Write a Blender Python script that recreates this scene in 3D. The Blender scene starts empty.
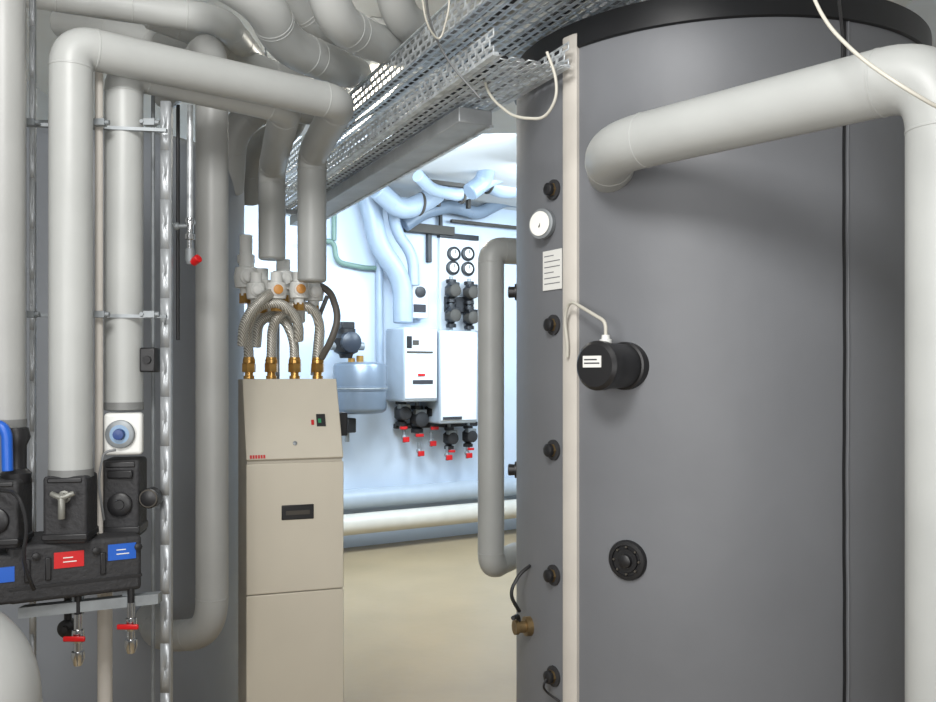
import bpy, bmesh, math
from mathutils import Vector, Matrix
V=Vector
F=900.0; H=1.5; HZ=375.0
sc=bpy.context.scene
# ---------------------------------------------------------------- survey helpers (real positions in metres)
def S(u,v,d): return V(((u-468)/F*d, d, H+(HZ-v)/F*d))
def SZ(u,v,z):
    d=(z-H)*F/(HZ-v); return V(((u-468)/F*d,d,z))
def XY(u,d,z): return V(((u-468)/F*d,d,z))
WP0=V((-1.07,7.8,0)); WD=V((.848,.53,0)).normalized(); WN=V((WD.y,-WD.x,0))
def SW(u,v,off=0):
    r=V(((u-468)/F,1,(HZ-v)/F)); d=(off+WP0.dot(WN))/(r.x*WN.x+r.y*WN.y)
    p=r*d; p.z+=H; return p
# ---------------------------------------------------------------- materials
MATS={}
def lin(c):
    return tuple(((x/255)/12.92 if x/255<=.04045 else ((x/255+.055)/1.055)**2.4) for x in c)+(1,)
def mat(name,rgb,rough=.5,metal=0,var=.06,scale=6,bump=.0,bscale=60,emit=0,coat=0):
    if name in MATS: return MATS[name]
    m=bpy.data.materials.new(name); m.use_nodes=True; nt=m.node_tree; b=nt.nodes['Principled BSDF']
    c=lin(rgb)
    tc=nt.nodes.new('ShaderNodeTexCoord'); n=nt.nodes.new('ShaderNodeTexNoise'); n.inputs['Scale'].default_value=scale; n.inputs['Detail'].default_value=5
    nt.links.new(tc.outputs['Object'],n.inputs['Vector'])
    r=nt.nodes.new('ShaderNodeMapRange'); r.inputs[1].default_value=.3; r.inputs[2].default_value=.7; r.inputs[3].default_value=1-var; r.inputs[4].default_value=1+var
    nt.links.new(n.outputs['Fac'],r.inputs[0])
    mx=nt.nodes.new('ShaderNodeVectorMath'); mx.operation='SCALE'; mx.inputs[0].default_value=c[:3]
    nt.links.new(r.outputs[0],mx.inputs['Scale']); nt.links.new(mx.outputs[0],b.inputs['Base Color'])
    b.inputs['Roughness'].default_value=rough; b.inputs['Metallic'].default_value=metal
    if coat: b.inputs['Coat Weight'].default_value=coat
    if emit:
        b.inputs['Emission Color'].default_value=c; b.inputs['Emission Strength'].default_value=emit
    if bump:
        n2=nt.nodes.new('ShaderNodeTexNoise'); n2.inputs['Scale'].default_value=bscale; n2.inputs['Detail'].default_value=4
        nt.links.new(tc.outputs['Object'],n2.inputs['Vector'])
        bp=nt.nodes.new('ShaderNodeBump'); bp.inputs['Strength'].default_value=bump; bp.inputs['Distance'].default_value=.01
        nt.links.new(n2.outputs['Fac'],bp.inputs['Height']); nt.links.new(bp.outputs[0],b.inputs['Normal'])
    MATS[name]=m; return m
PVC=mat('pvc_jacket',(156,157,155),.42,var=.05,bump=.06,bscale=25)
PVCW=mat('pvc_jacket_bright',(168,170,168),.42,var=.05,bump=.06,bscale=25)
PVCT=mat('pvc_jacket_ceiling_lit',(188,190,188),.42,var=.04,bump=.06,bscale=25)  # jacket colour lightened for the ceiling bends, in place of an extra light
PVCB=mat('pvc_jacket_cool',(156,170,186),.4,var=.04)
PVCD=mat('pvc_end_collar',(116,117,116),.45)
TANK=mat('tank_jacket',(110,112,116),.52,var=.10,scale=1.8,bump=.35,bscale=5)
TANKL=mat('tank_jacket_brightened',(136,141,148),.42,var=.06,scale=3,bump=.15,bscale=7)  # left tank grey lightened to stand in for light the pipes block
RIM=mat('black_rim',(22,23,26),.4)
BLK=mat('black_plastic',(28,28,30),.42)
BLK2=mat('black_foam',(44,44,46),.7,bump=.3,bscale=90)
CREAM=mat('cream_strip',(196,191,183),.5)
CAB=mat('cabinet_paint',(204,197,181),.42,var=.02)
GAP=mat('dark_gap',(70,66,60),.7)
GALV=mat('galvanised_steel',(206,211,214),.36,.5,var=.35,scale=26,bump=.15,bscale=40)
GALVS=mat('galvanised_smooth',(168,172,175),.4,.4,var=.12,scale=14)
GALVD=mat('galvanised_dull',(140,145,148),.5,.4,var=.18,scale=20)
CHR=mat('chrome',(210,212,214),.18,1)
BRASS=mat('brass',(200,156,88),.28,.8,var=.2,scale=40)
BRASSD=mat('brass_tarnished',(128,108,76),.4,.7,var=.2,scale=40)
WHITE=mat('white_plastic',(222,223,220),.4,var=.02)
LABEL=mat('label_paper',(222,222,218),.6,var=.02)
INK=mat('label_ink',(50,50,55),.7)
RED=mat('red_plastic',(196,22,26),.4)
BLUE=mat('blue_plastic',(24,88,184),.4)
ORANGE=mat('orange_cap',(214,150,74),.45)
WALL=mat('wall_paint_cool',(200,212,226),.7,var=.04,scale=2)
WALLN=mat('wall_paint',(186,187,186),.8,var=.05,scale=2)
CEIL=mat('ceiling_paint',(212,213,212),.8,var=.05,scale=2)
FLOOR=mat('floor_screed',(162,143,112),.34,var=.10,scale=1.6,bump=.06,bscale=20)
VESSEL=mat('vessel_paint',(118,130,144),.32,.35)
BOIL=mat('boiler_white',(216,221,226),.35,var=.01)
CABW=mat('cable_white',(190,187,176),.5)
CABG=mat('cable_grey',(120,122,124),.5)
GREEN=mat('green_pipe',(110,135,125),.5)
LAMP=mat('lamp_diffuser',(255,247,228),.5,emit=7)
GLASS=mat('gauge_face',(236,236,230),.25)
def braid():
    m=bpy.data.materials.new('braided_steel'); m.use_nodes=True; nt=m.node_tree; b=nt.nodes['Principled BSDF']
    tc=nt.nodes.new('ShaderNodeTexCoord'); w1=nt.nodes.new('ShaderNodeTexWave'); w1.inputs['Scale'].default_value=70; w1.bands_direction='DIAGONAL'; w1.inputs['Distortion'].default_value=2
    nt.links.new(tc.outputs['Object'],w1.inputs['Vector'])
    n=nt.nodes.new('ShaderNodeTexNoise'); n.inputs['Scale'].default_value=260; nt.links.new(tc.outputs['Object'],n.inputs['Vector'])
    ad=nt.nodes.new('ShaderNodeMath'); ad.operation='MULTIPLY'; nt.links.new(w1.outputs['Fac'],ad.inputs[0]); nt.links.new(n.outputs['Fac'],ad.inputs[1])
    cr=nt.nodes.new('ShaderNodeValToRGB'); cr.color_ramp.elements[0].color=lin((146,143,134)); cr.color_ramp.elements[1].color=lin((228,226,218)); cr.color_ramp.elements[1].position=.5
    nt.links.new(ad.outputs[0],cr.inputs[0]); nt.links.new(cr.outputs[0],b.inputs['Base Color'])
    bp=nt.nodes.new('ShaderNodeBump'); bp.inputs['Strength'].default_value=.5; bp.inputs['Distance'].default_value=.003; nt.links.new(ad.outputs[0],bp.inputs['Height']); nt.links.new(bp.outputs[0],b.inputs['Normal'])
    b.inputs['Metallic'].default_value=.4; b.inputs['Roughness'].default_value=.32; return m
BRAID=braid()
# ---------------------------------------------------------------- mesh builder
def frame(ax):
    ax=ax.normalized(); t=V((0,0,1)) if abs(ax.z)<.9 else V((1,0,0))
    x=ax.cross(t).normalized(); y=ax.cross(x).normalized(); return x,y
class M:
    def __init__(s): s.bm=bmesh.new()
    def hexa(s,o,a,b,c):
        vs=[s.bm.verts.new(o+a*i+b*j+c*k) for i in(0,1) for j in(0,1) for k in(0,1)]
        for f in((0,1,3,2),(4,6,7,5),(0,4,5,1),(2,3,7,6),(0,2,6,4),(1,5,7,3)): s.bm.faces.new([vs[i] for i in f])
        return s
    def box(s,c,size,xd=V((1,0,0))):
        xd=xd.normalized(); yd=V((-xd.y,xd.x,0)); 
        a=xd*size[0]; b=yd*size[1]; z=V((0,0,size[2]))
        return s.hexa(V(c)-a/2-b/2-z/2,a,b,z)
    def loops(s,rings,cap0=True,cap1=True):
        R=[[s.bm.verts.new(p) for p in r] for r in rings]; n=len(R[0])
        for i in range(len(R)-1):
            for j in range(n): s.bm.faces.new((R[i][j],R[i][(j+1)%n],R[i+1][(j+1)%n],R[i+1][j]))
        if cap0: s.bm.faces.new(R[0][::-1])
        if cap1: s.bm.faces.new(R[-1])
        return s
    def lathe(s,p,ax,prof,seg=28):
        ax=ax.normalized(); x,y=frame(ax)
        return s.loops([[p+ax*h+(x*math.cos(2*math.pi*j/seg)+y*math.sin(2*math.pi*j/seg))*max(r,.0002) for j in range(seg)] for h,r in prof])
    def cyl(s,p0,p1,r,r2=None,seg=20):
        L=(p1-p0).length; r2=r if r2 is None else r2; e=min(r,r2,L)*.08
        return s.lathe(p0,p1-p0,[(0,r-e),(e,r),(L-e,r2),(L,r2-e)],seg)
    def ball(s,p,r,seg=16,ax=V((0,0,1)),sq=1):
        return s.lathe(p,ax,[(-r*sq*math.cos(a*math.pi/10),r*math.sin(a*math.pi/10)) for a in range(11)],seg)
    def torus(s,p,ax,R,r,seg=32,k=10):
        x,y=frame(ax); ax=ax.normalized(); rings=[]
        for i in range(seg):
            a=2*math.pi*i/seg; d=x*math.cos(a)+y*math.sin(a)
            rings.append([s.bm.verts.new(p+d*(R+r*math.cos(2*math.pi*j/k))+ax*r*math.sin(2*math.pi*j/k)) for j in range(k)])
        for i in range(seg):
            for j in range(k):
                a,b=rings[i],rings[(i+1)%seg]; s.bm.faces.new((a[j],a[(j+1)%k],b[(j+1)%k],b[j]))
        return s
    def path(s,pts,fil,n=9):
        out=[pts[0]]; marks=[]
        for i in range(1,len(pts)-1):
            a,b,c=pts[i-1],pts[i],pts[i+1]
            L=min(fil,(a-b).length*.48,(c-b).length*.48)
            p0=b+(a-b).normalized()*L; p2=b+(c-b).normalized()*L
            marks+= [(p0,(b-a)),(p2,(c-b))]
            for k in range(n+1):
                t=k/n; out.append(p0*(1-t)**2+b*2*t*(1-t)*1.0+p2*t*t)
        out.append(pts[-1]); return out,marks
    def tube(s,pts,r,fil=.1,seg=22,bands=False,n=9):
        P,marks=s.path([V(p) for p in pts],fil,n)
        P=[p for i,p in enumerate(P) if i==0 or (p-P[i-1]).length>1e-5]
        T=[(P[min(i+1,len(P)-1)]-P[max(i-1,0)]).normalized() for i in range(len(P))]
        x,_=frame(T[0]); rings=[]
        for i,p in enumerate(P):
            x=(x-T[i]*x.dot(T[i])).normalized(); y=T[i].cross(x)
            rings.append([p+(x*math.cos(2*math.pi*j/seg)+y*math.sin(2*math.pi*j/seg))*r for j in range(seg)])
        def sc(ring,c,k,off): return [c+(q-c)*k+off for q in ring]
        e=r*.12
        rings=[sc(rings[0],P[0],.9,-T[0]*e)]+rings+[sc(rings[-1],P[-1],.9,T[-1]*e)]
        s.loops(rings)
        if bands:
            for q,d in marks:
                d=d.normalized(); s.lathe(q-d*.003,d,[(0,r),(0.001,r+.0010),(.004,r+.0010),(.005,r)],seg)
        return s
    def obj(s,name,m,parent=None,label=None,bev=0,seg=2,solid=0,merge=False):
        if merge: bmesh.ops.remove_doubles(s.bm,verts=s.bm.verts,dist=1e-5)
        bmesh.ops.recalc_face_normals(s.bm,faces=s.bm.faces)
        me=bpy.data.meshes.new(name); s.bm.to_mesh(me); s.bm.free()
        me.materials.append(m)
        lo=V([min(v.co[i] for v in me.vertices) for i in range(3)]); hi=V([max(v.co[i] for v in me.vertices) for i in range(3)])
        c=(lo+hi)/2; me.transform(Matrix.Translation(-c))
        for p in me.polygons: p.use_smooth=True
        me.set_sharp_from_angle(angle=math.radians(38))
        o=bpy.data.objects.new(name,me); o.location=c; sc.collection.objects.link(o)
        if solid:
            md=o.modifiers.new('s','SOLIDIFY'); md.thickness=solid
        if bev:
            md=o.modifiers.new('b','BEVEL'); md.width=bev; md.segments=seg; md.limit_method='ANGLE'
        if parent:
            o.parent=parent; o.matrix_parent_inverse=Matrix.Translation(-V(parent.location))
        if label: o['label']=label
        return o
def thing(name,loc,label,cat,group=None):
    e=bpy.data.objects.new(name,None); e.location=loc; e.empty_display_size=.05; sc.collection.objects.link(e)
    e['label']=label; e['category']=cat
    if group: e['group']=group
    return e
def tag(o,label,cat,group=None):
    o['label']=label; o['category']=cat
    if group: o['group']=group
    return o
def struct(o): o['kind']='structure'; return o
UP=V((0,0,1))
def perf(mm,o,a,b,na,nb,fa=.62,fb=.5,stag=True):
    for i in range(na):
        for j in range(nb):
            off=(.5 if (stag and j%2) else 0)
            i0=(i+off)/na; i1=(i+1+off)/na; j0=j/nb; j1=(j+1)/nb
            ci=(i0+i1)/2; cj=(j0+j1)/2; hi=(i1-i0)*fa/2; hj=(j1-j0)*fb/2
            P=lambda x,y:o+a*x+b*y
            q=[(i0,j0),(ci,j0),(i1,j0),(i1,j1),(ci,j1),(i0,j1)]; k=[(ci-hi,cj-hj),(ci,cj-hj),(ci+hi,cj-hj),(ci+hi,cj+hj),(ci,cj+hj),(ci-hi,cj+hj)]
            vo=[mm.bm.verts.new(P(*t)) for t in q]; vi=[mm.bm.verts.new(P(*t)) for t in k]
            for t in range(6): mm.bm.faces.new((vo[t],vo[(t+1)%6],vi[(t+1)%6],vi[t]))
    return mm
# ================================================================ ROOM
ZC=3.1
struct(M().hexa(V((-2.6,-1.5,-.1)),V((4.6,0,0)),V((0,11.4,0)),V((0,0,.1))).obj('floor',FLOOR))
struct(M().hexa(V((-2.6,-1.5,ZC)),V((4.6,0,0)),V((0,11.4,0)),V((0,0,.1))).obj('ceiling',CEIL))
tL=(-2.4-WP0.x)/WD.x; tR=(1.9-WP0.x)/WD.x
a=WP0+WD*tL; b=WP0+WD*tR
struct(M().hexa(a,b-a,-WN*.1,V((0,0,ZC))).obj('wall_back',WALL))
struct(M().hexa(V((-2.5,-1.5,0)),V((.1,0,0)),V((0,a.y+1.5,0)),V((0,0,ZC))).obj('wall_left',WALLN))
struct(M().hexa(V((1.9,-1.5,0)),V((.1,0,0)),V((0,b.y+1.5,0)),V((0,0,ZC))).obj('wall_right',WALLN))

# ================================================================ RIGHT STORAGE TANK
TR=.55; TC=V((.688,2.55,0)); ZT=2.300
def TS(u,v,out=0):
    r=V(((u-468)/F,1)); A=r.dot(r); c=V((TC.x,TC.y)); B=r.dot(c); C=c.dot(c)-(TR)**2
    d=(B-math.sqrt(max(B*B-A*C,0)))/A
    p=V((r.x*d,d,H+(HZ-v)/F*d)); n=V((p.x-TC.x,p.y-TC.y,0)).normalized(); return p+n*out,n
tank=thing('storage_tank',V((TC.x,TC.y,0)),'tall cylindrical buffer storage tank in dark grey soft jacket','storage tank')
M().lathe(TC+V((0,0,.06)),UP,[(0,TR-.02),(.02,TR),(ZT-.06,TR)],128).obj('jacket',TANK,tank,'dark grey insulating jacket')
M().lathe(TC+V((0,0,ZT-.004)),UP,[(0,TR+.004),(.003,TR+.008),(.064,TR+.007),(.072,TR-.01),(.078,TR-.15),(.08,0)],128).obj('lid',RIM,tank,'black rimmed lid')
for i in range(3):
    an=i*2.09+.4; M().cyl(TC+V((.4*math.cos(an),.4*math.sin(an),0)),TC+V((.4*math.cos(an),.4*math.sin(an),.07)),.04).obj('foot',BLK,tank)
def vstrip(u,w,t,z0,z1,name,m,label=None,n=1,wob=0):
    p,nn=TS(u,400); th=math.atan2(nn.y,nn.x); mm=M(); rings=[]; K=60 if wob else 1
    for k in range(K+1):
        z=z0+(z1-z0)*k/K; dth=wob*math.sin(k*.35)+wob*.5*math.sin(k*1.3)
        ring=[]
        for a_,r_ in ((-1,TR-.004),(-1,TR+t*.7),(-.6,TR+t),(.6,TR+t),(1,TR+t*.7),(1,TR-.004)):
            aa=th+dth+a_*w/2/TR; ring.append(V((TC.x+r_*math.cos(aa),TC.y+r_*math.sin(aa),z)))
        rings.append(ring)
    return mm.loops(rings).obj(name,m,tank,label)
vstrip(572,.048,.012,.07,ZT+.03,'joint_strip',CREAM,'cream vertical cover strip')
vstrip(844,.0075,.002,.07,ZT-.002,'zip_seam',RIM,'black zip seam',wob=.0016)
vstrip(848,.0035,.003,.07,ZT-.002,'seam_piping',TANK,None,wob=.0016)
# flange
p,n=TS(628,560)
M().lathe(p-n*.01,n,[(0,.047),(.016,.047),(.02,.044),(.021,.036),(.016,.035),(.016,.028),(.022,.027),(.022,.016),(.032,.015),(.034,.012),(.034,0)],40).obj('inspection_port',BLK,tank,'round black blind port')
x,y=frame(n)
for k in range(8):
    a_=k*math.pi/4; M().lathe(p+n*.006+(x*math.cos(a_)+y*math.sin(a_))*.0315,n,[(0,.003),(.006,.003),(.007,.002)],6).obj('port_bolt',GAP,tank)
for v_ in (190,325,450,575,676):
    p,n=TS(554,v_); g=thing('sensor_pocket',p,'black knurled sensor pocket plug with brass nut on tank','sensor fitting','sensor pockets down the tank side')
    M().lathe(p-n*.003,n,[(0,.026),(.008,.026),(.009,.02)],24).obj('collar',BLK2,g)
    M().lathe(p+n*.005,n,[(0,.017),(.010,.017),(.011,.013)],6).obj('nut',BRASSD,g)
    M().lathe(p+n*.012,n,[(0,.016),(.002,.017),(.010,.016),(.013,.012),(.013,0)],20).obj('knob',BLK,g)
    if v_>600: M().tube([p+n*.02,p+n*.035+V((0,0,-.02)),p+n*.01+V((-.01,0,-.04)),p+n*.01+V((.02,-.02,-.055))],.003,.02,8).obj('sensor_wire',BLK,g)
p,n=TS(547,225); g=thing('dial_thermometer',p,'round white dial thermometer with steel bezel on tank','thermometer')
n2=(n+V((0.0,-.5,0))).normalized()
M().lathe(p-n2*.003,n2,[(0,.012),(.015,.012),(.016,.037),(.03,.038),(.032,.033),(.03,.0)],32).obj('case',GALVD,g)
M().lathe(p+n2*.031,n2,[(0,.031),(.001,.031),(.001,0)],32).obj('dial',GLASS,g)
M().hexa(p+n2*.033+V((-.002,0,-.01)),V((.003,0,0)),n2*.001,V((.012,0,.03))).obj('needle',BLK,g)
p,n=TS(553,270); tt=V((-n.y,n.x,0)); g=thing('rating_plate',p,'white printed rating plate stuck to the tank','label')
M().hexa(p+n*.001-tt*.04-UP*.05,tt*.08,n*.002,UP*.1).obj('plate',LABEL,g)
for k in range(6): M().hexa(p+n*.003-tt*.033+UP*(.035-k*.014),tt*(.066 if k%3 else .04),n*.0005,UP*.0025).obj('printed_line',CABG,g)
# immersion heater
p,n=TS(626,366); g=thing('immersion_heater',p,'black cylindrical immersion heater head with white label','immersion heater')
ax=(n+V((-.22,.0,0))).normalized()
M().lathe(p-ax*.02,ax,[(0,.056),(.03,.056),(.032,.051),(.11,.053),(.114,.056),(.135,.056),(.143,.048),(.144,0)],40).obj('housing',BLK,g)
q=p+ax*.124; x=V((-ax.y,ax.x,0)); 
M().hexa(q-x*.03-UP*.004,x*.05,ax*.002,UP*.026).obj('type_label',LABEL,g)
M().hexa(q-x*.026+UP*.004+ax*.002,x*.042,ax*.0006,UP*.003).obj('printed_line',INK,g); M().hexa(q-x*.026+UP*.012+ax*.002,x*.035,ax*.0006,UP*.003).obj('printed_line',INK,g)
top=p+ax*.08+UP*.05
M().lathe(top,UP,[(0,.014),(.01,.014),(.011,.01),(.02,.009)],12).obj('cable_gland',WHITE,g)
q2,_=TS(574,345,.022); q3,_=TS(573,318,.03)
M().tube([top+UP*.015,top+UP*.05,q3+UP*.04+V((.01,-.03,0)),q3,q2,q2+V((0,.005,-.03))],.0042,.03,10).obj('power_cable',CABW,g)
# big return pipe
z=1.995; A=XY(596,1.95,z); Bp=XY(944,1.45,z)
g=thing('insulated_pipe',V((Bp.x,Bp.y,0)),'thick white insulated pipe crossing in front of storage tank','pipe')
M().tube([V((A.x+.075,2.2,z-.01)),A+V((.03,.02,0)),Bp,V((Bp.x,Bp.y,.0))],.057,.10,36,True,14).obj('insulation',PVCW,g)
tag(M().tube([S(800,-40,1.5),S(822,20,1.45),S(860,58,1.37),S(898,84,1.3),S(945,112,1.3),S(1010,130,1.35)],.0030,.08,10).obj('hanging_cable',CABW),'thin white cable draped over insulated pipe','cable')
tag(M().tube([S(838,-10,1.75),S(843,40,1.62),S(842,72,1.6)],.003,.08,10).obj('hanging_cable',BLK),'thin black cable hanging beside the tank seam','cable')
tag(M().tube([S(482,72,2.3),S(490,98,2.2),S(515,118,2.1),S(545,119,2.05),S(557,98,2.02),S(556,76,2.02),S(547,52,2.02)],.0036,.06,10).obj('hanging_cable',CABW),'white cable looping from cable tray beside tank','cable')
tag(M().tube([S(425,-20,2.0),S(428,20,2.1),S(446,60,2.2),S(480,98,2.22)],.003,.06,10).obj('hanging_cable',CABG),'thin grey cable hanging from bends above tray','cable')
tag(M().tube([S(420,-20,2.05),S(426,24,2.1),S(440,44,2.15),S(450,6,2.1),S(448,-20,2.1)],.0025,.05,10).obj('hanging_cable',CABW),'thin white cable loop hanging near ceiling bends','cable')
# ================================================================ PIPE BESIDE TANK
g=thing('insulated_pipe',XY(491,3.2,0),'vertical grey insulated pipe with short elbows beside storage tank','pipe')
b0=XY(491,3.2,H+(375-250)/F*3.2); b1=XY(491,3.2,H-(566-375)/F*3.2)
M().tube([b0+V((.30,.12,-.0)),b0,b1,b1+V((.10,.20,0))],.047,.046,26,True).obj('insulation',PVCW,g)
v_=614; n=V((-.93,-.3,0)).normalized(); q=V((TC.x+n.x*TR,TC.y+n.y*TR,H+(HZ-v_)/F*2.5))
g=thing('drain_valve',q,'small brass drain valve screwed into the tank side','valve')
M().lathe(q-n*.005,n,[(0,.026),(.02,.026),(.021,.016),(.04,.016),(.041,.02),(.05,.02)],12).obj('valve_body',BRASSD,g)
M().tube([q+n*.03,q+n*.035+UP*.03,q+n*.04+UP*.035+V((-.01,-.04,0))],.006,.01,8).obj('lever',BLK,g)
M().tube([q+n*.03+UP*.04,q+n*.06+UP*.09,q+n*.03+UP*.14,q+n*.0+UP*.16],.005,.05,8).obj('drain_lead',BLK,g)
for v_ in (292,470):
    n=V((-.99,.1,0)).normalized(); q=V((TC.x+n.x*TR,TC.y+n.y*TR,H+(HZ-v_)/F*2.6))
    g=thing('sensor_pocket',q,'black sensor plug on the tank flank','sensor fitting','sensor plugs on the tank flank')
    M().lathe(q-n*.005,n,[(0,.024),(.01,.024),(.011,.016),(.028,.017),(.03,.012)],16).obj('knob',BLK,g)

# ================================================================ LEFT REAR TANK
LC=V((-1.416,3.418,0)); 
g=thing('storage_tank',LC,'grey jacketed storage tank standing behind the vertical pipes','storage tank')
M().lathe(LC+V((0,0,.06)),UP,[(0,.53),(.02,.55),(2.16,.55),(2.2,.545),(2.235,.53),(2.26,.50)],96).obj('jacket',TANKL,g,'grey insulating jacket')
M().lathe(LC+V((0,0,2.32)),UP,[(0,.50),(.01,.49),(.03,.42),(.04,0)],96).obj('lid',GALVD,g,'grey lid')
for i in range(3):
    an=i*2.09; M().cyl(LC+V((.4*math.cos(an),.4*math.sin(an),0)),LC+V((.4*math.cos(an),.4*math.sin(an),.07)),.04).obj('foot',BLK,g)

# ================================================================ LEFT PIPES
def ipipe(label,pts,r,fil=.09,m=PVC,caps=()):
    g=thing('insulated_pipe',V(pts[-1]),label,'pipe')
    M().tube(pts,r,fil,28,True,12).obj('insulation',m,g)
    for c,ax in caps:
        M().lathe(V(c),V(ax),[(0,r+.0015),(.018,r+.0015),(.02,r-.004),(.02,.012)],28).obj('end_collar',PVCD,g)
    return g
pA=XY(4,2.0,0)
ipipe('vertical white insulated pipe ending above blue-handled valve',[V((pA.x,2.0,ZC)),V((pA.x,2.0,1.40))],.045,caps=[((pA.x,2.0,1.402),-UP)])
zB=2.2517
B0=XY(71,2.05,0); B1=SZ(340,103,zB); B2=XY(312,2.95,2.22)
ipipe('long white insulated pipe bent over from pump to cabinet',[V((B0.x,B0.y,1.285)),V((B0.x,B0.y,zB)),B1,B2,V((B2.x,B2.y,H+(375-280)/F*2.95))],.047,.052,m=PVCW,caps=[((B0.x,B0.y,1.287),-UP)])
zC=2.245
C0=XY(124,2.2,0); C1=V((-.505,2.50,zC)); C2=XY(272,3.05,2.2)
ipipe('white insulated pipe running beneath a longer one to cabinet',[V((C0.x,C0.y,H-(403-375)/F*2.2)),V((C0.x,C0.y,zC)),C1,C2,V((C2.x,C2.y,H+(375-258)/F*3.05))],.045,.055,m=PVCW,caps=[((C0.x,C0.y,H-(402-375)/F*2.2),-UP)])
E0=XY(212,2.6,0)
ipipe('vertical grey insulated pipe with bottom elbow into tank',[V((E0.x-.3,3.1,2.46)),V((E0.x,2.6,2.46)),V((E0.x,2.6,.755)),XY(160,2.75,.70),XY(150,2.98,.70)],.046,.1)
q=S(-6,640,1.6)
ipipe('large pale insulated pipe bend near the floor',[V((q.x-.25,1.62,q.z)),V((q.x,1.6,q.z)),V((q.x,1.6,0))],.078,.12)
# top bundle
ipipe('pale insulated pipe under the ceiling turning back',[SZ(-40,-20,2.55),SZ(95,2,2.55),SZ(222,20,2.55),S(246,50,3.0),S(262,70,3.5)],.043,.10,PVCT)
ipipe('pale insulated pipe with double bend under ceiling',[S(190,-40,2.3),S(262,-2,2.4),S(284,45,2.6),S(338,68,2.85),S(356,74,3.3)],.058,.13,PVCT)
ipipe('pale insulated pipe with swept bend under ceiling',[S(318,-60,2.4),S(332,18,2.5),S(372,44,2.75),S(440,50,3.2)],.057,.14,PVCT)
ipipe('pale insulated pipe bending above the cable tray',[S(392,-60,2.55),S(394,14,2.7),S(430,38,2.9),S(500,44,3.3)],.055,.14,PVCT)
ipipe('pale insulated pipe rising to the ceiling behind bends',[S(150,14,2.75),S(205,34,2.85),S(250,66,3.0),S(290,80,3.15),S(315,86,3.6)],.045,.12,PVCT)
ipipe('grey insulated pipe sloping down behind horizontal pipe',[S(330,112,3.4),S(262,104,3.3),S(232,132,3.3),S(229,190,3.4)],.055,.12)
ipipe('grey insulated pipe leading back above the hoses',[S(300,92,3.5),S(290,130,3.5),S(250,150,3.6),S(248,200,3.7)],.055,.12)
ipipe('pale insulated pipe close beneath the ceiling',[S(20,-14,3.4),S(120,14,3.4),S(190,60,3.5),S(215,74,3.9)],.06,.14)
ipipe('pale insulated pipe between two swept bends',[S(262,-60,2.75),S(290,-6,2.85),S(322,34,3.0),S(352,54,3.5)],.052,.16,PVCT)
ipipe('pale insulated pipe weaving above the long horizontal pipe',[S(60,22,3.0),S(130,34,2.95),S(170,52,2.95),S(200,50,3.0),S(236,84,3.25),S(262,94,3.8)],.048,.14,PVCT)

def strut(label,x,y,z0,z1,w=.03):
    g=thing('mounting_strut',V((x,y,z0)),label,'metal strut')
    mm=M(); n_=int((z1-z0)/.12); rot=UP*(z1-z0)
    perf(mm,V((x-w/2,y,z0)),rot,V((w,0,0)),n_,1,.10,.05,False)
    for sx in (-w/2,w/2):
        vs=[mm.bm.verts.new(V((x+sx,y+dy,zz))) for dy,zz in ((0,z0),(w,z0),(w,z1),(0,z1))]; mm.bm.faces.new(vs)
    mm.obj('channel',GALVS,g,solid=.0012)
    M().hexa(V((x-w/2+.003,y+w*.2,z0)),V((w-.006,0,0)),V((0,.002,0)),rot).obj('rear_web',GALVD,g)
st=XY(165,2.2,0); strut('slotted galvanised upright beside insulated pipe',st.x,2.2,0,2.17,.022)
s2=XY(32,2.2,0); strut('slotted galvanised upright behind the insulated pipes',s2.x,2.2,0,2.6,.011)
def rod(label,u,d,v0,v1,r,m,name='thin_pipe',cat='pipe'):
    a_=XY(u,d,0); z1=H+(HZ-v0)/F*d; z0=max(0,H+(HZ-v1)/F*d)
    return tag(M().cyl(V((a_.x,d,z0)),V((a_.x,d,z1)),r,seg=12).obj(name,m),label,cat)
rod('thin cream riser pipe between insulated pipes',99,2.13,60,545,.0095,CREAM)
rod('thin cream riser pipe to floor beside struts',105,2.28,590,1300,.018,CREAM)
rod('thin dark rod beside galvanised upright',178,2.4,105,340,.005,BLK,'threaded_rod','rod')
rod('thin steel pipe with fittings beside grey pipe',190,2.35,105,218,.008,GALV)
rod('slim shiny steel pipe behind the slotted upright',153,2.3,95,1400,.005,GALVD)
q=S(190,226,2.35); g=thing('air_vent_valve',q,'small chrome vent valve with red cap','valve')
M().lathe(q+UP*.02,-UP,[(0,.012),(.01,.014),(.02,.009),(.04,.009),(.042,.013),(.055,.013),(.057,.008),(.09,.008)],12).obj('valve_body',CHR,g)
M().cyl(q+V((-.035,0,0)),q+V((.0,0,0)),.006).ball(q+V((-.035,0,0)),.01,10).obj('side_port',GALVD,g)
M().cyl(q+V((.008,0,-.095)),q+V((.026,-.01,-.085)),.011).obj('cap',RED,g)
M().lathe(q+V((0,0,-.06)),-UP,[(0,.012),(.03,.012),(.04,.008)],12).obj('nozzle',GALVD,g)
for v_ in (127,317):
    z_=H+(HZ-v_)/F*2.13; a_=XY(18,2.115,z_); b_=XY(166,2.17,z_)
    g=thing('support_rail',a_,'thin galvanised cross rail with pipe clamps','rail','cross rails behind the pipes')
    M().hexa(a_,b_-a_,V((0,.012,0)),V((0,0,.008))).obj('rail',GALVD,g)
    for u_ in (30,100,150):
        c=XY(u_,2.11,z_+.005); M().box(c,(.026,.018,.015)).cyl(c+V((-.022,0,0)),c+V((.022,0,0)),.006).lathe(c+V((-.016,-.007,0)),V((0,-1,0)),[(0,.005),(.006,.005)],6).obj('pipe_clamp',GALVD,g,'small steel clamp')
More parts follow.
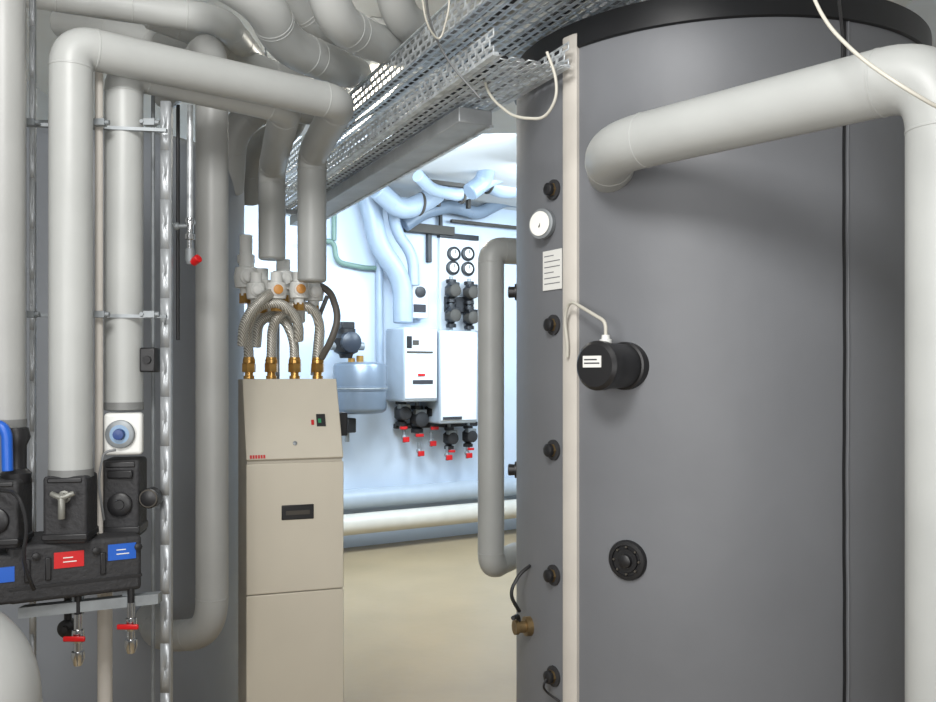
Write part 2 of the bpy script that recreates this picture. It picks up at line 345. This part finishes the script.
q=S(150,360,2.2); g=thing('junction_box',q,'small black junction block clipped to the strut','junction box')
M().box(q,(.038,.04,.06)).obj('housing',BLK,g,bev=.004); M().cyl(q+V((0,-.02,0)),q+V((0,-.026,0)),.01).obj('screw_cap',BLK2,g)
q=S(150,498,2.16); g=thing('pressure_switch',q,'small round dark pressure switch with steel ring','switch')
M().lathe(q+V((0,.02,0)),V((0,-1,0)),[(0,.024),(.03,.024),(.034,.018),(.034,0)],24).obj('housing',BLK,g); M().torus(q+V((0,-.012,0)),V((0,1,0)),.02,.002).obj('ring',GAP,g)

# pump group
R0=XY(14,2.03,0); R1=XY(145,2.18,0); RD=(R1-R0).normalized(); RN=V((RD.y,-RD.x,0))
FO=.075
def row(u,z,off=0):
    off+=FO
    r=V(((u-468)/F,1)); d=(off+R0.dot(RN))/(r.x*RN.x+r.y*RN.y); return V((r.x*d,d,z))
g=thing('pump_manifold',R0,'black insulated pump manifold block with coloured flow labels','manifold')
Q0=row(8,0); Q1=row(142,0); LL=Q1-Q0
M().hexa(Q0+V((0,0,.998)),LL,-RN*.19,UP*.128).obj('insulation_shell',BLK2,g,bev=.01,seg=3)
M().hexa(Q0+V((0,0,1.03))+RN*.002,LL,-RN*.1,UP*.006).obj('shell_joint',BLK,g)
for u_ in (36,96,138):
    p=row(u_,1.1,.001); M().lathe(p-RN*.002,RN,[(0,.009),(.008,.009),(.009,.006)],8).obj('shell_clip',BLK,g)
for u_ in (24,45,100): 
    p=row(u_,1.045,.0); M().hexa(p,RD*.012,RN*.006,UP*.05).obj('shell_rib',BLK,g,bev=.002)
def lab(u0,u1,v0,v1,m,l):
    a_=row(u0,0,.002); b_=row(u1,0,.002); d=a_.y; z1=H+(HZ-v0)/F*d; z0=H+(HZ-v1)/F*d
    M().hexa(V((a_.x,a_.y,z0)),V((b_.x-a_.x,b_.y-a_.y,0)),-RN*.006,UP*(z1-z0)).obj('flow_label',m,g,l)
    for k in range(2): M().hexa(V((a_.x,a_.y,z0+(z1-z0)*(.34+.26*k)))+(b_-a_)*.3,(b_-a_)*(.45-.12*k),RN*.0008,UP*.0022).obj('label_mark',LABEL,g)
lab(54,84,553,569,RED,'red flow label'); lab(108,136,545,561,BLUE,'blue flow label')
M().hexa(row(-30,1.0),RD*.09,-RN*.1,UP*.11).obj('shell_end',BLK2,g,bev=.008)
M().hexa(row(-22,1.05,.002),RD*.07,-RN*.004,UP*.033).obj('flow_label',BLUE,g,'blue flow label')
def pumpbox(u,d,v0,v1,w,label,cap=True,dep=.1):
    z1=H+(HZ-v0)/F*d; z0=H+(HZ-v1)/F*d; c=XY(u,d,(z0+z1)/2); g=thing('circulation_pump',c-UP*(z1-z0)/2,label,'pump')
    h=z1-z0; fn=V((.15,-1,0)).normalized(); xd=V((-fn.y,fn.x,0))
    M().box(c,(w,.1,h),xd).obj('insulation_shell',BLK2,g,bev=.008,seg=3)
    f=c+fn*.05
    if cap: M().lathe(f-UP*.012,fn,[(0,.028),(.008,.028),(.011,.024),(.011,.012),(.014,.011),(.014,0)],28).obj('motor_cap',BLK,g)
    M().box(c-UP*h*.4,(w*1.04,.106,h*.1),xd).obj('shell_band',BLK,g,bev=.003)
    M().box(c+UP*h*.44,(w*.8,.104,h*.08),xd).obj('shell_band',BLK,g,bev=.003)
    return g,c,f,fn,h
g,c,f,fn,h=pumpbox(71,2.05,474,540,.093,'black pump insulation with steel isolating valve handle',False)
xx=V((-fn.y,fn.x,0))
M().lathe(f+UP*.03,fn,[(0,.014),(.004,.014),(.005,.01),(.02,.01)],12).tube([f+fn*.02+xx*.025+UP*.04,f+fn*.025+UP*.03,f+fn*.02-xx*.022+UP*.04],.006,.01,8).tube([f+fn*.022+UP*.035,f+fn*.022-UP*.015],.008,.01,8).obj('valve_handle',mat('handle_grey',(130,130,124),.4,.3),g,'grey metal handle')
g,c,f,fn,h=pumpbox(125,2.2,458,535,.086,'black pump insulation beneath a dial thermostat',True)
M().box(c+UP*.06+fn*.052,(.06,.01,.02)).obj('terminal_cover',BLK,g,bev=.003)
g,c,f,fn,h=pumpbox(4,1.98,478,545,.09,'black pump insulation under blue lever valve')
q=S(2,448,1.93)
g=thing('ball_valve',q,'black ball valve with curved blue handle','valve')
M().lathe(q+V((0,.06,.04)),-UP,[(0,.025),(.02,.03),(.04,.022),(.09,.022),(.1,.032),(.12,.03)],20).obj('valve_body',BLK,g)
M().tube([q+V((-.05,0,.052)),q+V((.000,0,.048)),q+V((.010,0,.03)),q+V((.012,0,-.048))],.0115,.014,12).obj('lever',BLUE,g,'blue lever')
q=S(121,434,2.14); g=thing('thermostat_dial',q,'white square thermometer unit with round blue dial','thermometer')
M().box(q+V((0,.02,0)),(.086,.05,.1),V((2.6,.75,0))).obj('housing',WHITE,g,bev=.008,seg=3)
ax=V((.12,-1,0)).normalized(); f=q+ax*.006
M().lathe(f,ax,[(0,.034),(.008,.033),(.010,.03),(.008,.0)],32).obj('bezel',GALVD,g)
M().lathe(f+ax*.0085,ax,[(0,.029),(.001,.029),(.001,0)],32).obj('dial',mat('blue_dial',(120,150,180),.3),g,'pale blue dial')
M().lathe(f+ax*.009,ax,[(0,.014),(.014,.012),(.015,0)],20).obj('knob',mat('blue_dark',(30,60,120),.4),g)
a_=XY(18,2.0,.958); b_=XY(158,2.13,.958)
g=thing('support_rail',a_,'heavier galvanised rail beneath black pump manifold','rail')
M().hexa(a_,b_-a_,V((0,.03,0)),V((0,0,.024))).obj('rail',GALVD,g)
for u_ in (78,128): c=XY(u_,2.05+.001*(u_-60),.975); M().box(c,(.02,.02,.05)).obj('bracket',GALVD,g)
for u_,v_,d_ in ((78,640,2.06),(131,628,2.10)):
    q=S(u_,v_,d_); g=thing('drain_cock',q,'chrome drain cock with red lever under manifold','valve','drain cocks under the manifold')
    M().lathe(q+UP*.06,-UP,[(0,.009),(.035,.009),(.036,.013),(.05,.014),(.065,.012),(.066,.009),(.085,.009),(.086,.014),(.1,.015),(.118,.009),(.12,0)],16).obj('valve_body',CHR,g)
    M().box(q+V((0,-.02,.008)),(.05,.008,.012)).obj('lever',RED,g,'red lever',bev=.003)
    M().cyl(q+UP*.06,q+UP*.16,.008).obj('tail_pipe',BLK,g)
q=S(68,628,2.15); g=thing('round_plug',q,'round black rubber plug on the pipework','plug')
M().lathe(q+V((0,.01,0)),V((0,-1,0)),[(0,.022),(.02,.022),(.024,.015),(.024,0)],20).obj('plug_body',BLK,g); M().lathe(q+V((0,-.012,0)),V((0,-1,0)),[(0,.01),(.008,.008)],6).obj('plug_nut',BLK2,g)
M().cyl(q+V((0,0,.01)),q+V((0,0,.12)),.009).obj('plug_stem',BLK,g)
tag(M().tube([S(-5,490,1.92),S(18,492,1.88),S(28,525,1.88),S(22,560,1.88),S(34,590,1.9)],.004,.04,8).obj('pump_cable',BLK),'thin black cable looping from the pump','cable')
tag(M().tube([S(104,520,2.12),S(98,480,2.1),S(104,452,2.1),S(116,450,2.11)],.003,.03,8).obj('pump_cable',CABG),'thin grey sensor cable beside the thermostat','cable')

# ================================================================ CABINET
an=math.radians(20); ex=V((math.cos(an),math.sin(an),0)); ey=V((-math.sin(an),math.cos(an),0)); O=V((-.712,2.9,0))
W=.31
def C(s,d,z): return O+ex*s+ey*d+UP*z
cab=thing('fresh_water_unit',C(W/2,.14,0),'tall beige sheet-metal cabinet with sloping control panel, hoses above','cabinet')
mm=M(); prof=[(0.0,.0),(0.0,1.22),(.12,1.485),(.28,1.485),(.28,.0)]
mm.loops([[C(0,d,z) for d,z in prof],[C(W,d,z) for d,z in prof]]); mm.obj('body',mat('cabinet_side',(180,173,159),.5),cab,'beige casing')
def slab(z0,z1,name): return M().hexa(C(-.003,-.012,z0),ex*(W+.006),ey*.012,UP*(z1-z0)).obj(name,CAB,cab,bev=.003)
slab(.06,.789,'lower_panel'); door=slab(.792,1.213,'door')
sl=ey*.12+UP*.265; sn=(-ey*.265+UP*.12).normalized()
M().hexa(C(-.003,0,1.222)+sn*0,ex*(W+.006),sl*.985,sn*.012).obj('control_panel',CAB,cab,bev=.003)
def CP(s,q,e=.0125): return C(s,0,1.222)+sl*q+sn*e
M().hexa(CP(.232,.38),ex*.03,sl*.15,sn*.003).obj('switch',BLK,cab); M().hexa(CP(.237,.42,.0155),ex*.01,sl*.05,sn*.002).obj('green_lamp',mat('green_lamp',(40,140,90),.4),cab)
M().hexa(CP(.214,.4),ex*.009,sl*.06,sn*.003).obj('red_lamp',RED,cab)
M().lathe(CP(.155,.18),sn,[(0,.007),(.004,.007),(.005,.004)],16).obj('lock',GALVD,cab)
for k in range(6): M().hexa(CP(.008+k*.0085,.012),ex*.0065,sl*.04,sn*.0008).obj('logo_letter',RED,cab,'small red maker mark')
M().hexa(C(.108,-.016,1.028),ex*.105,ey*.005,UP*.048).obj('handle',BLK,cab,'black recessed handle',bev=.004)
M().hexa(C(.122,-.019,1.044),ex*.077,ey*.004,UP*.014).obj('handle_recess',GAP,cab)
ss=[.025,.10,.18,.26]
nuts=[]
for s_ in ss:
    p=C(s_,.17,1.485); nuts.append(p)
    g=thing('pipe_fitting',p,'brass compression fitting standing on beige cabinet','fitting','brass fittings on the cabinet')
    M().lathe(p,UP,[(0,.018),(.012,.018),(.013,.014),(.025,.014)],18).obj('collar',BRASS,g)
    M().lathe(p+UP*.024,UP,[(0,.02),(.002,.0235),(.03,.0235),(.034,.018)],6).obj('nut',BRASS,g)
    M().lathe(p+UP*.056,UP,[(0,.021),(.012,.021),(.014,.019),(.02,.019)],16).obj('ferrule',BRASS,g)
def hose(pts,label,m=BRAID,r=.0168,f=.09): return tag(M().tube(pts,r,f,16,n=12).obj('braided_hose',m),label,'hose','hoses above the cabinet')
n_=[p+UP*.068 for p in nuts]
hose([n_[0],C(.018,.15,1.67),C(.045,.10,1.735),C(.12,.08,1.744),C(.17,.09,1.70),C(.183,.10,1.66),C(.185,.12,1.62)],'braided steel hose in a wide arch from cabinet top',f=.06)
hose([n_[3],C(.266,.15,1.67),C(.24,.13,1.73),C(.17,.135,1.744),C(.115,.13,1.70),C(.102,.16,1.66),n_[1]],'braided steel hose looping between two brass fittings',f=.06)
hose([n_[2],C(.178,.17,1.62),C(.15,.18,1.69),C(.10,.19,1.71),C(.06,.2,1.68),C(.055,.22,1.60)],'braided steel hose bending back over its neighbours',f=.05)
hose([C(-.005,.09,1.60),C(-.005,.07,1.66),C(.02,.05,1.715),C(.06,.05,1.755),C(.09,.09,1.775)],'short braided steel hose bending into the valve',f=.05)
hose([C(.27,.15,1.56),C(.295,.1,1.62),C(.32,.1,1.70),C(.30,.14,1.79),C(.25,.16,1.82)],'dark hose curving up to the insulated pipe',mat('dark_hose',(96,92,86),.5),.012)
hose([C(.255,.24,1.50),C(.27,.22,1.70),C(.30,.2,1.78)],'thin grey hose behind the fittings',CABG,.008)
def vbody(s_,d,z,label,k=1.0,cap=False):
    p=C(s_,d,z); g=thing('shutoff_valve',p,label,'valve','white valves above the cabinet')
    M().lathe(p-UP*.05*k,UP,[(0,.018*k),(.02*k,.018*k),(.022*k,.03*k),(.05*k,.034*k),(.075*k,.03*k),(.078*k,.02*k),(.11*k,.02*k)],20).cyl(p,p-ey*.035*k,.022*k).obj('valve_body',WHITE,g)
    M().lathe(p-ey*.034*k,-ey,[(0,.015*k),(.01*k,.016*k),(.012*k,.012*k),(.012*k,0)],16).obj('cap',ORANGE if cap else WHITE,g)
    M().lathe(p-UP*.07*k,UP,[(0,.020*k),(.026*k,.020*k)],6).obj('nut',BRASS,g)
    return g
vbody(.108,.10,1.785,'white valve with orange cap below insulated pipe',1,True)
vbody(.185,.11,1.79,'white valve with orange cap beside pipe end',1,True)
vbody(.025,.24,1.84,'tall white valve body behind the hoses',1.3)
vbody(.045,.14,1.785,'white valve body above an arching hose')
vbody(.245,.17,1.79,'white valve body beneath pipe end',1.1)
vbody(.145,.20,1.83,'white valve body between the two pipe ends',1.2)
vbody(.075,.24,1.80,'white valve body behind its neighbours',1.2)
g=thing('water_meter',C(.12,.22,1.64),'white boxed meter behind braided hoses','meter')
M().box(C(.13,.26,1.76),(.20,.04,.15),ex).obj('housing',WHITE,g,bev=.008); M().lathe(C(.13,.24,1.72),-ey,[(0,.03),(.01,.03),(.011,.025),(.008,0)],24).obj('dial',GLASS,g)
M().box(C(.13,.26,1.585),(.02,.02,.20),ex).obj('stand',GALVD,g)
g=thing('stub_pipe',C(.05,.26,1.9),'thin white connecting pipe above the valve','pipe')
M().cyl(C(.025,.26,1.90),C(.025,.26,1.99),.022).obj('tube',WHITE,g); M().cyl(C(.025,.26,1.89),C(.025,.26,1.92),.03).obj('socket',WHITE,g)
q=C(W+.02,.12,1.33); g=thing('bracket_box',q,'small dark bracket fixed to the cabinet side','bracket')
M().box(q,(.04,.05,.08),ex).obj('housing',BLK,g,bev=.004); M().cyl(q-ex*.03,q-ex*.0,.012).obj('screw',GALVD,g)

# ================================================================ CABLE TRAYS
DT=V((-.425,.905,0)).normalized(); NT=V((DT.y,-DT.x,0))
e0=V((.424,2.22,2.41))-DT*.65; Lt=3.35; Wd=.36
g=thing('cable_tray',e0,'wide perforated galvanised cable tray hung from ceiling','cable tray')
perf(M(),e0,DT*Lt,-NT*Wd,84,14,.76,.5).obj('perforated_base',GALV,g,solid=.0012)
for s_ in (0,Wd):
    perf(M(),e0-NT*s_,DT*Lt,UP*.07,84,3,.7,.5).obj('side_rail',GALV,g,solid=.0012)
    M().hexa(e0+UP*.07-NT*(s_-.004),DT*Lt,-NT*.012,UP*.004).obj('lip',GALV,g)
for k in (.5,3.1):
    for s_ in (.02,-Wd-.02):
        p=e0+DT*k+NT*s_; M().cyl(V((p.x,p.y,2.39)),V((p.x,p.y,ZC)),.005,seg=8).obj('hanger_rod',GALVD,g)
    p=e0+DT*k-UP*.022+NT*.03; M().hexa(p,-NT*(Wd+.06),DT*.035,UP*.02).obj('cross_bracket',GALV,g)
for k in range(7):
    o=e0+UP*.016-NT*(.04+k*.045)
    pts=[o]
    for j in range(1,7): pts.append(o+DT*(Lt*j/6)+NT*.018*math.sin(k*2.1+j*1.9)+UP*.012*(1+math.sin(k+j*2.3)))
    tag(M().tube(pts,.008 if k%2 else .011,.3,8,n=4).obj('tray_cable',(CABG,CABW,BLK)[k%3]),'electrical cable lying in the perforated tray','cable','cables in the tray')
bst=.36
f0=V((.088,2.47,2.235))-DT*bst; Lt2=1.9+bst; W2=.2
g=thing('cable_tray',f0,'narrow perforated galvanised cable tray below the wide tray','cable tray')
perf(M(),f0,DT*Lt2,-NT*W2,60,9,.76,.5).obj('perforated_base',GALV,g,solid=.0015)
for s_ in (0,W2):
    perf(M(),f0-NT*s_,DT*Lt2,UP*.06,60,3,.66,.46).obj('side_rail',GALV,g,solid=.0012)
M().hexa(f0+NT*.003-UP*.003,DT*Lt2,-NT*.016,UP*.008).obj('edge_lip',GALV,g)
M().hexa(f0-NT*(W2-.012)-UP*.003,DT*Lt2,-NT*.016,UP*.008).obj('edge_lip',GALV,g)
for k in (2.1,):
    p=f0+DT*k-UP*.022+NT*.03; M().hexa(p,-NT*(W2+.06),DT*.03,UP*.02).obj('cross_bracket',GALV,g)
    for s_ in (.02,-W2-.02):
        p=f0+DT*k+NT*s_; M().cyl(V((p.x,p.y,2.21)),V((p.x,p.y,2.41)),.005,seg=8).obj('hanger_rod',GALVD,g)
for k in range(3):
    o=f0+DT*.06+UP*.016-NT*(.05+k*.045); tag(M().tube([o,o+DT*1.2+NT*.012*(k-1),o+DT*(Lt2-.06)],.009,.3,8).obj('tray_cable',(CABG,CABG,BLK)[k]),'electrical cable lying in the narrow tray','cable','cables in the narrow tray')
t0=V((.066,2.46,2.180)); 
g=thing('cable_trunking',t0,'long smooth grey trunking under the cable trays','cable trunking')
M().hexa(t0,DT*1.85,-NT*.10,UP*.042).obj('channel',GALVS,g,bev=.003); M().hexa(t0+NT*.004-UP*.004,DT*1.85,-NT*.012,UP*.006).obj('edge_lip',GALV,g)
# luminaire
a_=SZ(390,72,2.86); b_=SZ(338,136,2.86)
g=thing('ceiling_luminaire',(a_+b_)/2,'long fluorescent ceiling luminaire, switched on','ceiling light')
dd=(b_-a_); nn=V((dd.y,-dd.x,0)).normalized()
M().hexa(a_-nn*.09+UP*.03,dd,nn*.18,UP*.21).obj('housing',WHITE,g,bev=.01)
M().hexa(a_-nn*.08+dd*.02-UP*.01,dd*.96,nn*.16,UP*.04).obj('diffuser',LAMP,g,bev=.01)

# ================================================================ BACK ROOM
def wbox(u0,u1,v0,v1,off,dep,name,m,parent,bev=.01,vref=None):
    a_=SW(u0,v0,off); b_=SW(u1,v0,off); z1=a_.z; z0=SW(u0,v1,off).z
    o=V((a_.x,a_.y,z0)); e=V((b_.x-a_.x,b_.y-a_.y,0))
    return M().hexa(o,e,-WN*dep,UP*(z1-z0)).obj(name,m,parent,bev=bev)
for v_,r_,lab_,off in ((500,.088,'cool grey insulated pipe running along wall above floor',.14),(525,.088,'white insulated pipe running along wall just above floor',.24)):
    p=SW(345,v_,off); g=thing('insulated_pipe',V((p.x,p.y,p.z)),lab_,'pipe')
    M().tube([p-WD*1.4,p+WD*2.6],r_,.1,28).obj('insulation',mat('pvc_cool2',(166,176,186),.4) if v_<510 else mat('pvc_white',(208,203,192),.4),g)
    for k in (-.6,1.9): M().lathe(p+WD*k,WD,[(0,r_+.001),(.002,r_+.004),(.02,r_+.004),(.022,r_+.001)],28).obj('clamp_band',PVCD,g)
def boiler(u0,u1,v0,v1,label,ctrl):
    a_=SW(u0,v1,.36); g=thing('wall_boiler',a_,label,'boiler')
    wbox(u0,u1,v0,v1,.36,.355,'casing',mat('boiler_side',(176,186,196),.4),g,.02)
    wbox(u0+1,u1-1,v0+2,v1-3,.37,.012,'front_panel',BOIL,g,.006)
    return g
g=boiler(404,438,327,402,'white wall-hung boiler with black control strip','l')
wbox(407,433,351,353,.374,.004,'control_strip',GAP,g,0); wbox(413,433,380,384,.375,.004,'badge',INK,g,0)
wbox(407,412,336,348,.376,.006,'lock',BLK,g,0); wbox(413,419,340,345,.375,.004,'display',GAP,g,0)
p=SW(418,376,.376); M().hexa(p,WD*.07,WN*.003,UP*.02).obj('badge',RED,g)
g=boiler(440,478,330,424,'white wall-hung boiler, tall plain casing','r')
wbox(443,462,417,420,.374,.004,'badge',INK,g,0)
g=thing('meter_panel',SW(440,275,.03),'white mounting panel behind the dial gauges','panel')
wbox(440,479,236,330,.04,.035,'board',BOIL,g,.004); wbox(440,479,232,237,.07,.06,'top_bar',BLK,g,.004)
for u_,v_ in ((453,254),(467,254),(452,268),(467,269)):
    p=SW(u_,v_,.04); g=thing('pressure_gauge',p,'small round gauge with pale dial and dark rim','gauge','gauges on the panel')
    M().lathe(p,WN,[(0,.066),(.03,.066),(.035,.055),(.03,0)],24).obj('case',BLK,g); M().lathe(p+WN*.031,WN,[(0,.042),(.003,.042),(.003,0)],24).obj('dial',GLASS,g)
    M().hexa(p+WN*.035,WD*.008,WN*.002,UP*.035).obj('needle',BLK,g)
def wpump(u,v,s,label,group,red=True,off=.12):
    p=SW(u,v,off); g=thing('heating_pump',p,label,'pump',group)
    M().lathe(p-UP*.11*s,UP,[(0,.05*s),(.03*s,.05*s),(.04*s,.03*s),(.07*s,.06*s),(.15*s,.06*s),(.18*s,.03*s),(.19*s,.05*s),(.22*s,.05*s)],20).obj('pump_body',BLK,g)
    M().lathe(p,WN,[(0,.065*s),(.09*s,.06*s),(.1*s,.045*s),(.1*s,0)],20).obj('motor',GAP if not red else BLK2,g)
    M().box(p+WN*.05+UP*.06*s,(.1*s,.06*s,.04*s),WD).obj('terminal_box',GALVD if red else BLK,g,bev=.005)
    if red: M().box(p-UP*.13*s+WN*.05,(.07*s,.02,.025*s),WD).obj('lever',RED,g,'red lever',bev=.004)
    M().cyl(p-UP*.14*s,p+UP*.14*s,.018*s).obj('pipe_stub',GALVD,g)
    return g
for u_,v_,s_ in ((451,291,.95),(469,293,.95),(451,316,.95),(469,318,.95)): wpump(u_,v_,s_,'black heating circuit pump above the white boiler','pumps above the boilers',False)
g=thing('pump_cover',SW(460,304,.1),'dark insulation plate joining the circuit pumps','cover'); wbox(446,474,296,312,.09,.045,'plate',BLK2,g,.01)
for u_,v_,s_ in ((401,413,1.0),(417,419,1.1),(432,412,1.1),(449,438,.9),(468,436,.9)): wpump(u_,v_,s_,'black pump valve set with red handles under boilers','valve sets under the boilers')
for u_,v_ in ((404,437),(419,451),(431,441),(447,455),(467,453)):
    p=SW(u_,v_,.14); g=thing('drain_cock',p,'small drain cock with red handle below boilers','valve','red drain cocks below the boilers')
    M().cyl(p+UP*.08,p-UP*.05,.014,seg=10).ball(p,.025,10).obj('valve_body',GALVD,g); M().box(p+WN*.04-UP*.02,(.06,.02,.045),WD).obj('lever',RED,g,bev=.004)
g=thing('valve_manifold',SW(415,425,.08),'dark manifold bar joining the valve sets','manifold'); wbox(396,478,424,429,.1,.06,'bar',BLK2,g,.01)
g=thing('flow_controller',SW(416,295,.1),'white flow controller box with dark dial','controller'); wbox(412,428,284,318,.12,.115,'housing',BOIL,g,.01)
p=SW(420,292,.12); M().lathe(p,WN,[(0,.05),(.02,.05),(.022,.04)],20).obj('dial',BLK,g)
wbox(414,426,304,312,.126,.006,'display',INK,g,0)
g=thing('wall_bracket',SW(410,228,.1),'dark horizontal mounting bracket high on the wall','bracket'); wbox(408,455,222,231,.1,.09,'bar',GAP,g,.005); wbox(428,432,231,262,.05,.045,'drop',BLK,g,.004)
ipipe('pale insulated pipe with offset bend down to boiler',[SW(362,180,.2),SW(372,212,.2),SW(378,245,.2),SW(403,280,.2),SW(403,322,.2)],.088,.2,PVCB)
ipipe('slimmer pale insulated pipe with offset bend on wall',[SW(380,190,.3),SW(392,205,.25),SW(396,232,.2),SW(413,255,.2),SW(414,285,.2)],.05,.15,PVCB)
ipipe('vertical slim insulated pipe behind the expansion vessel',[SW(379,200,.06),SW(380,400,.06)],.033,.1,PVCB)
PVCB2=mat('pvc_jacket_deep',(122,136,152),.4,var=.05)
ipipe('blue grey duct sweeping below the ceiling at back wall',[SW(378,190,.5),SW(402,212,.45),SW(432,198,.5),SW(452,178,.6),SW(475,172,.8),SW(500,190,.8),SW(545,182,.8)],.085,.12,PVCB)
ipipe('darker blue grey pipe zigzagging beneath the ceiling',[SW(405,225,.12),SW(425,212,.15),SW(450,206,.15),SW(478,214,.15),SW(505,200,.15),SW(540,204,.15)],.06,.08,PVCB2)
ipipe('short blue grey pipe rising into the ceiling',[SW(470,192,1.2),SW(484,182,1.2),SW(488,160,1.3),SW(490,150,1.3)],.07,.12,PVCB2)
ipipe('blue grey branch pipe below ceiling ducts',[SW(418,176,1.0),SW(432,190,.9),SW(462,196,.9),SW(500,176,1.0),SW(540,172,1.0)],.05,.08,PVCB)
g=thing('ceiling_hanger',SW(440,190,.5),'dark pipe hanger rings under the ceiling duct','hanger')
for u_,v_,o_,r_ in ((420,204,.48,.09),(444,188,.56,.09),(488,182,.8,.09),(462,196,.9,.055)): M().torus(SW(u_,v_,o_),WD,r_,.012).obj('hanger_ring',GAP,g)
for k,(u0,u1,v0,v1,o_) in enumerate(((422,470,178,182,.9),(478,530,168,172,1.2),(438,441,182,206,.4),(468,471,178,208,.4),(452,520,219,222,.1))):
    g=thing('ceiling_bracket',SW(u0,v1,o_),'dark steel bracket carrying the ducts below ceiling','bracket','brackets below the ceiling ducts'); wbox(u0,u1,v0,v1,o_,.04,'bar',GAP,g,.003)
tag(M().tube([SW(300,245,.05),SW(334,240,.05),SW(336,262,.05),SW(365,268,.05),SW(378,268,.05)],.022,.08,10).obj('thin_pipe',GREEN),'thin grey green pipe stepping along the wall','pipe')
tag(M().tube([SW(334,200,.05),SW(334,240,.05)],.022,.08,10).obj('thin_pipe',GREEN),'thin grey green pipe dropping from ceiling','pipe')
tag(M().tube([SW(440,206,.05),SW(441,236,.05)],.02,.08,10).obj('thin_pipe',BLK),'thin dark conduit above the gauge panel','conduit')
# expansion vessel
p=SW(360,388,.34); g=thing('expansion_vessel',p,'grey blue steel expansion vessel mounted on the wall','expansion vessel')
M().lathe(p-UP*.22,UP,[(0,.0),(.005,.12),(.015,.19),(.035,.216),(.055,.222),(.2,.222),(.202,.23),(.235,.23),(.237,.222),(.40,.222),(.42,.21),(.432,.17),(.436,.08),(.44,0)],40).obj('shell',VESSEL,g)
M().torus(p-UP*.003,UP,.226,.008).obj('seam_ring',GALVD,g)
M().cyl(p+UP*.2,p+UP*.27,.03).obj('connection',BRASS,g)
M().box(p-WN*.27-UP*.0,(.1,.12,.3),WD).obj('wall_mount',GALVD,g)
p=SW(346,340,.3); g=thing('pressure_pump',p,'black pump head with pipe unions above expansion vessel','pump')
M().lathe(p-UP*.15,UP,[(0,.05),(.03,.06),(.05,.1),(.16,.12),(.2,.08),(.24,.08),(.26,.03)],24).obj('pump_body',BLK,g)
M().lathe(p-UP*.02,WN,[(0,.09),(.12,.085),(.14,.05),(.14,0)],24).obj('motor',mat('motor_blue',(44,50,60),.4),g)
M().cyl(p-WD*.14-UP*.05,p+WD*.16-UP*.05,.035).obj('union',GALVD,g); M().box(p+UP*.12,(.12,.1,.06),WD).obj('terminal_box',BLK,g,bev=.01)
M().cyl(p-UP*.15+WD*.05,p-UP*.24+WD*.05,.03).obj('connection',BRASS,g); M().box(p-WN*.2,(.06,.16,.06),WD).obj('wall_arm',GALVD,g)
p=SW(347,425,.3); g=thing('pipe_bracket',p,'dark bracket with valve beneath expansion vessel','bracket')
M().box(p,(.08,.2,.12),WD).obj('housing',BLK,g,bev=.01); M().cyl(p-UP*.06,p-UP*.14,.02).obj('outlet',GALVD,g)

# ================================================================ LIGHTS
def area(loc,tgt,size,power,col,sy=None):
    l=bpy.data.lights.new('lamp','AREA'); l.energy=power; l.color=col; l.size=size
    if sy: l.shape='RECTANGLE'; l.size_y=sy
    o=bpy.data.objects.new('area_lamp',l); o.location=loc; o.rotation_euler=(V(tgt)-V(loc)).to_track_quat('-Z','Y').to_euler(); sc.collection.objects.link(o)
area((-.5,5.9,3.0),(-.4,7.6,1.2),1.6,160,(.73,.87,1.0),1.2)
area((.9,7.0,2.9),(0,7.9,1.5),1.0,70,(.73,.87,1.0))
area((-.45,.3,2.8),(-.1,2.4,1.2),.6,40,(1,.99,.97),.5)
area((-1.1,-.3,1.7),(.3,2.4,1.2),.8,25,(1,.99,.975))
area((.2,.1,1.3),(-.55,2.6,2.7),.5,13,(1,.99,.98))
area((-.55,4.4,2.8),(-.55,4.4,0),.3,30,(1,.94,.84),1.2)
w=bpy.data.worlds.new('w'); sc.world=w; w.use_nodes=True; w.node_tree.nodes['Background'].inputs[0].default_value=(.94,.97,1,1); w.node_tree.nodes['Background'].inputs[1].default_value=.22
sc.view_settings.view_transform='Standard'; sc.view_settings.look='None'
# ================================================================ CAMERA
cd=bpy.data.cameras.new('camera'); cam=bpy.data.objects.new('camera',cd); sc.collection.objects.link(cam)
cam.location=(0,0,H); cam.rotation_euler=(math.pi/2,0,0); cd.sensor_width=36; cd.lens=36*F/936; cd.shift_y=(HZ-351)/936; cd.clip_start=.02
sc.camera=cam
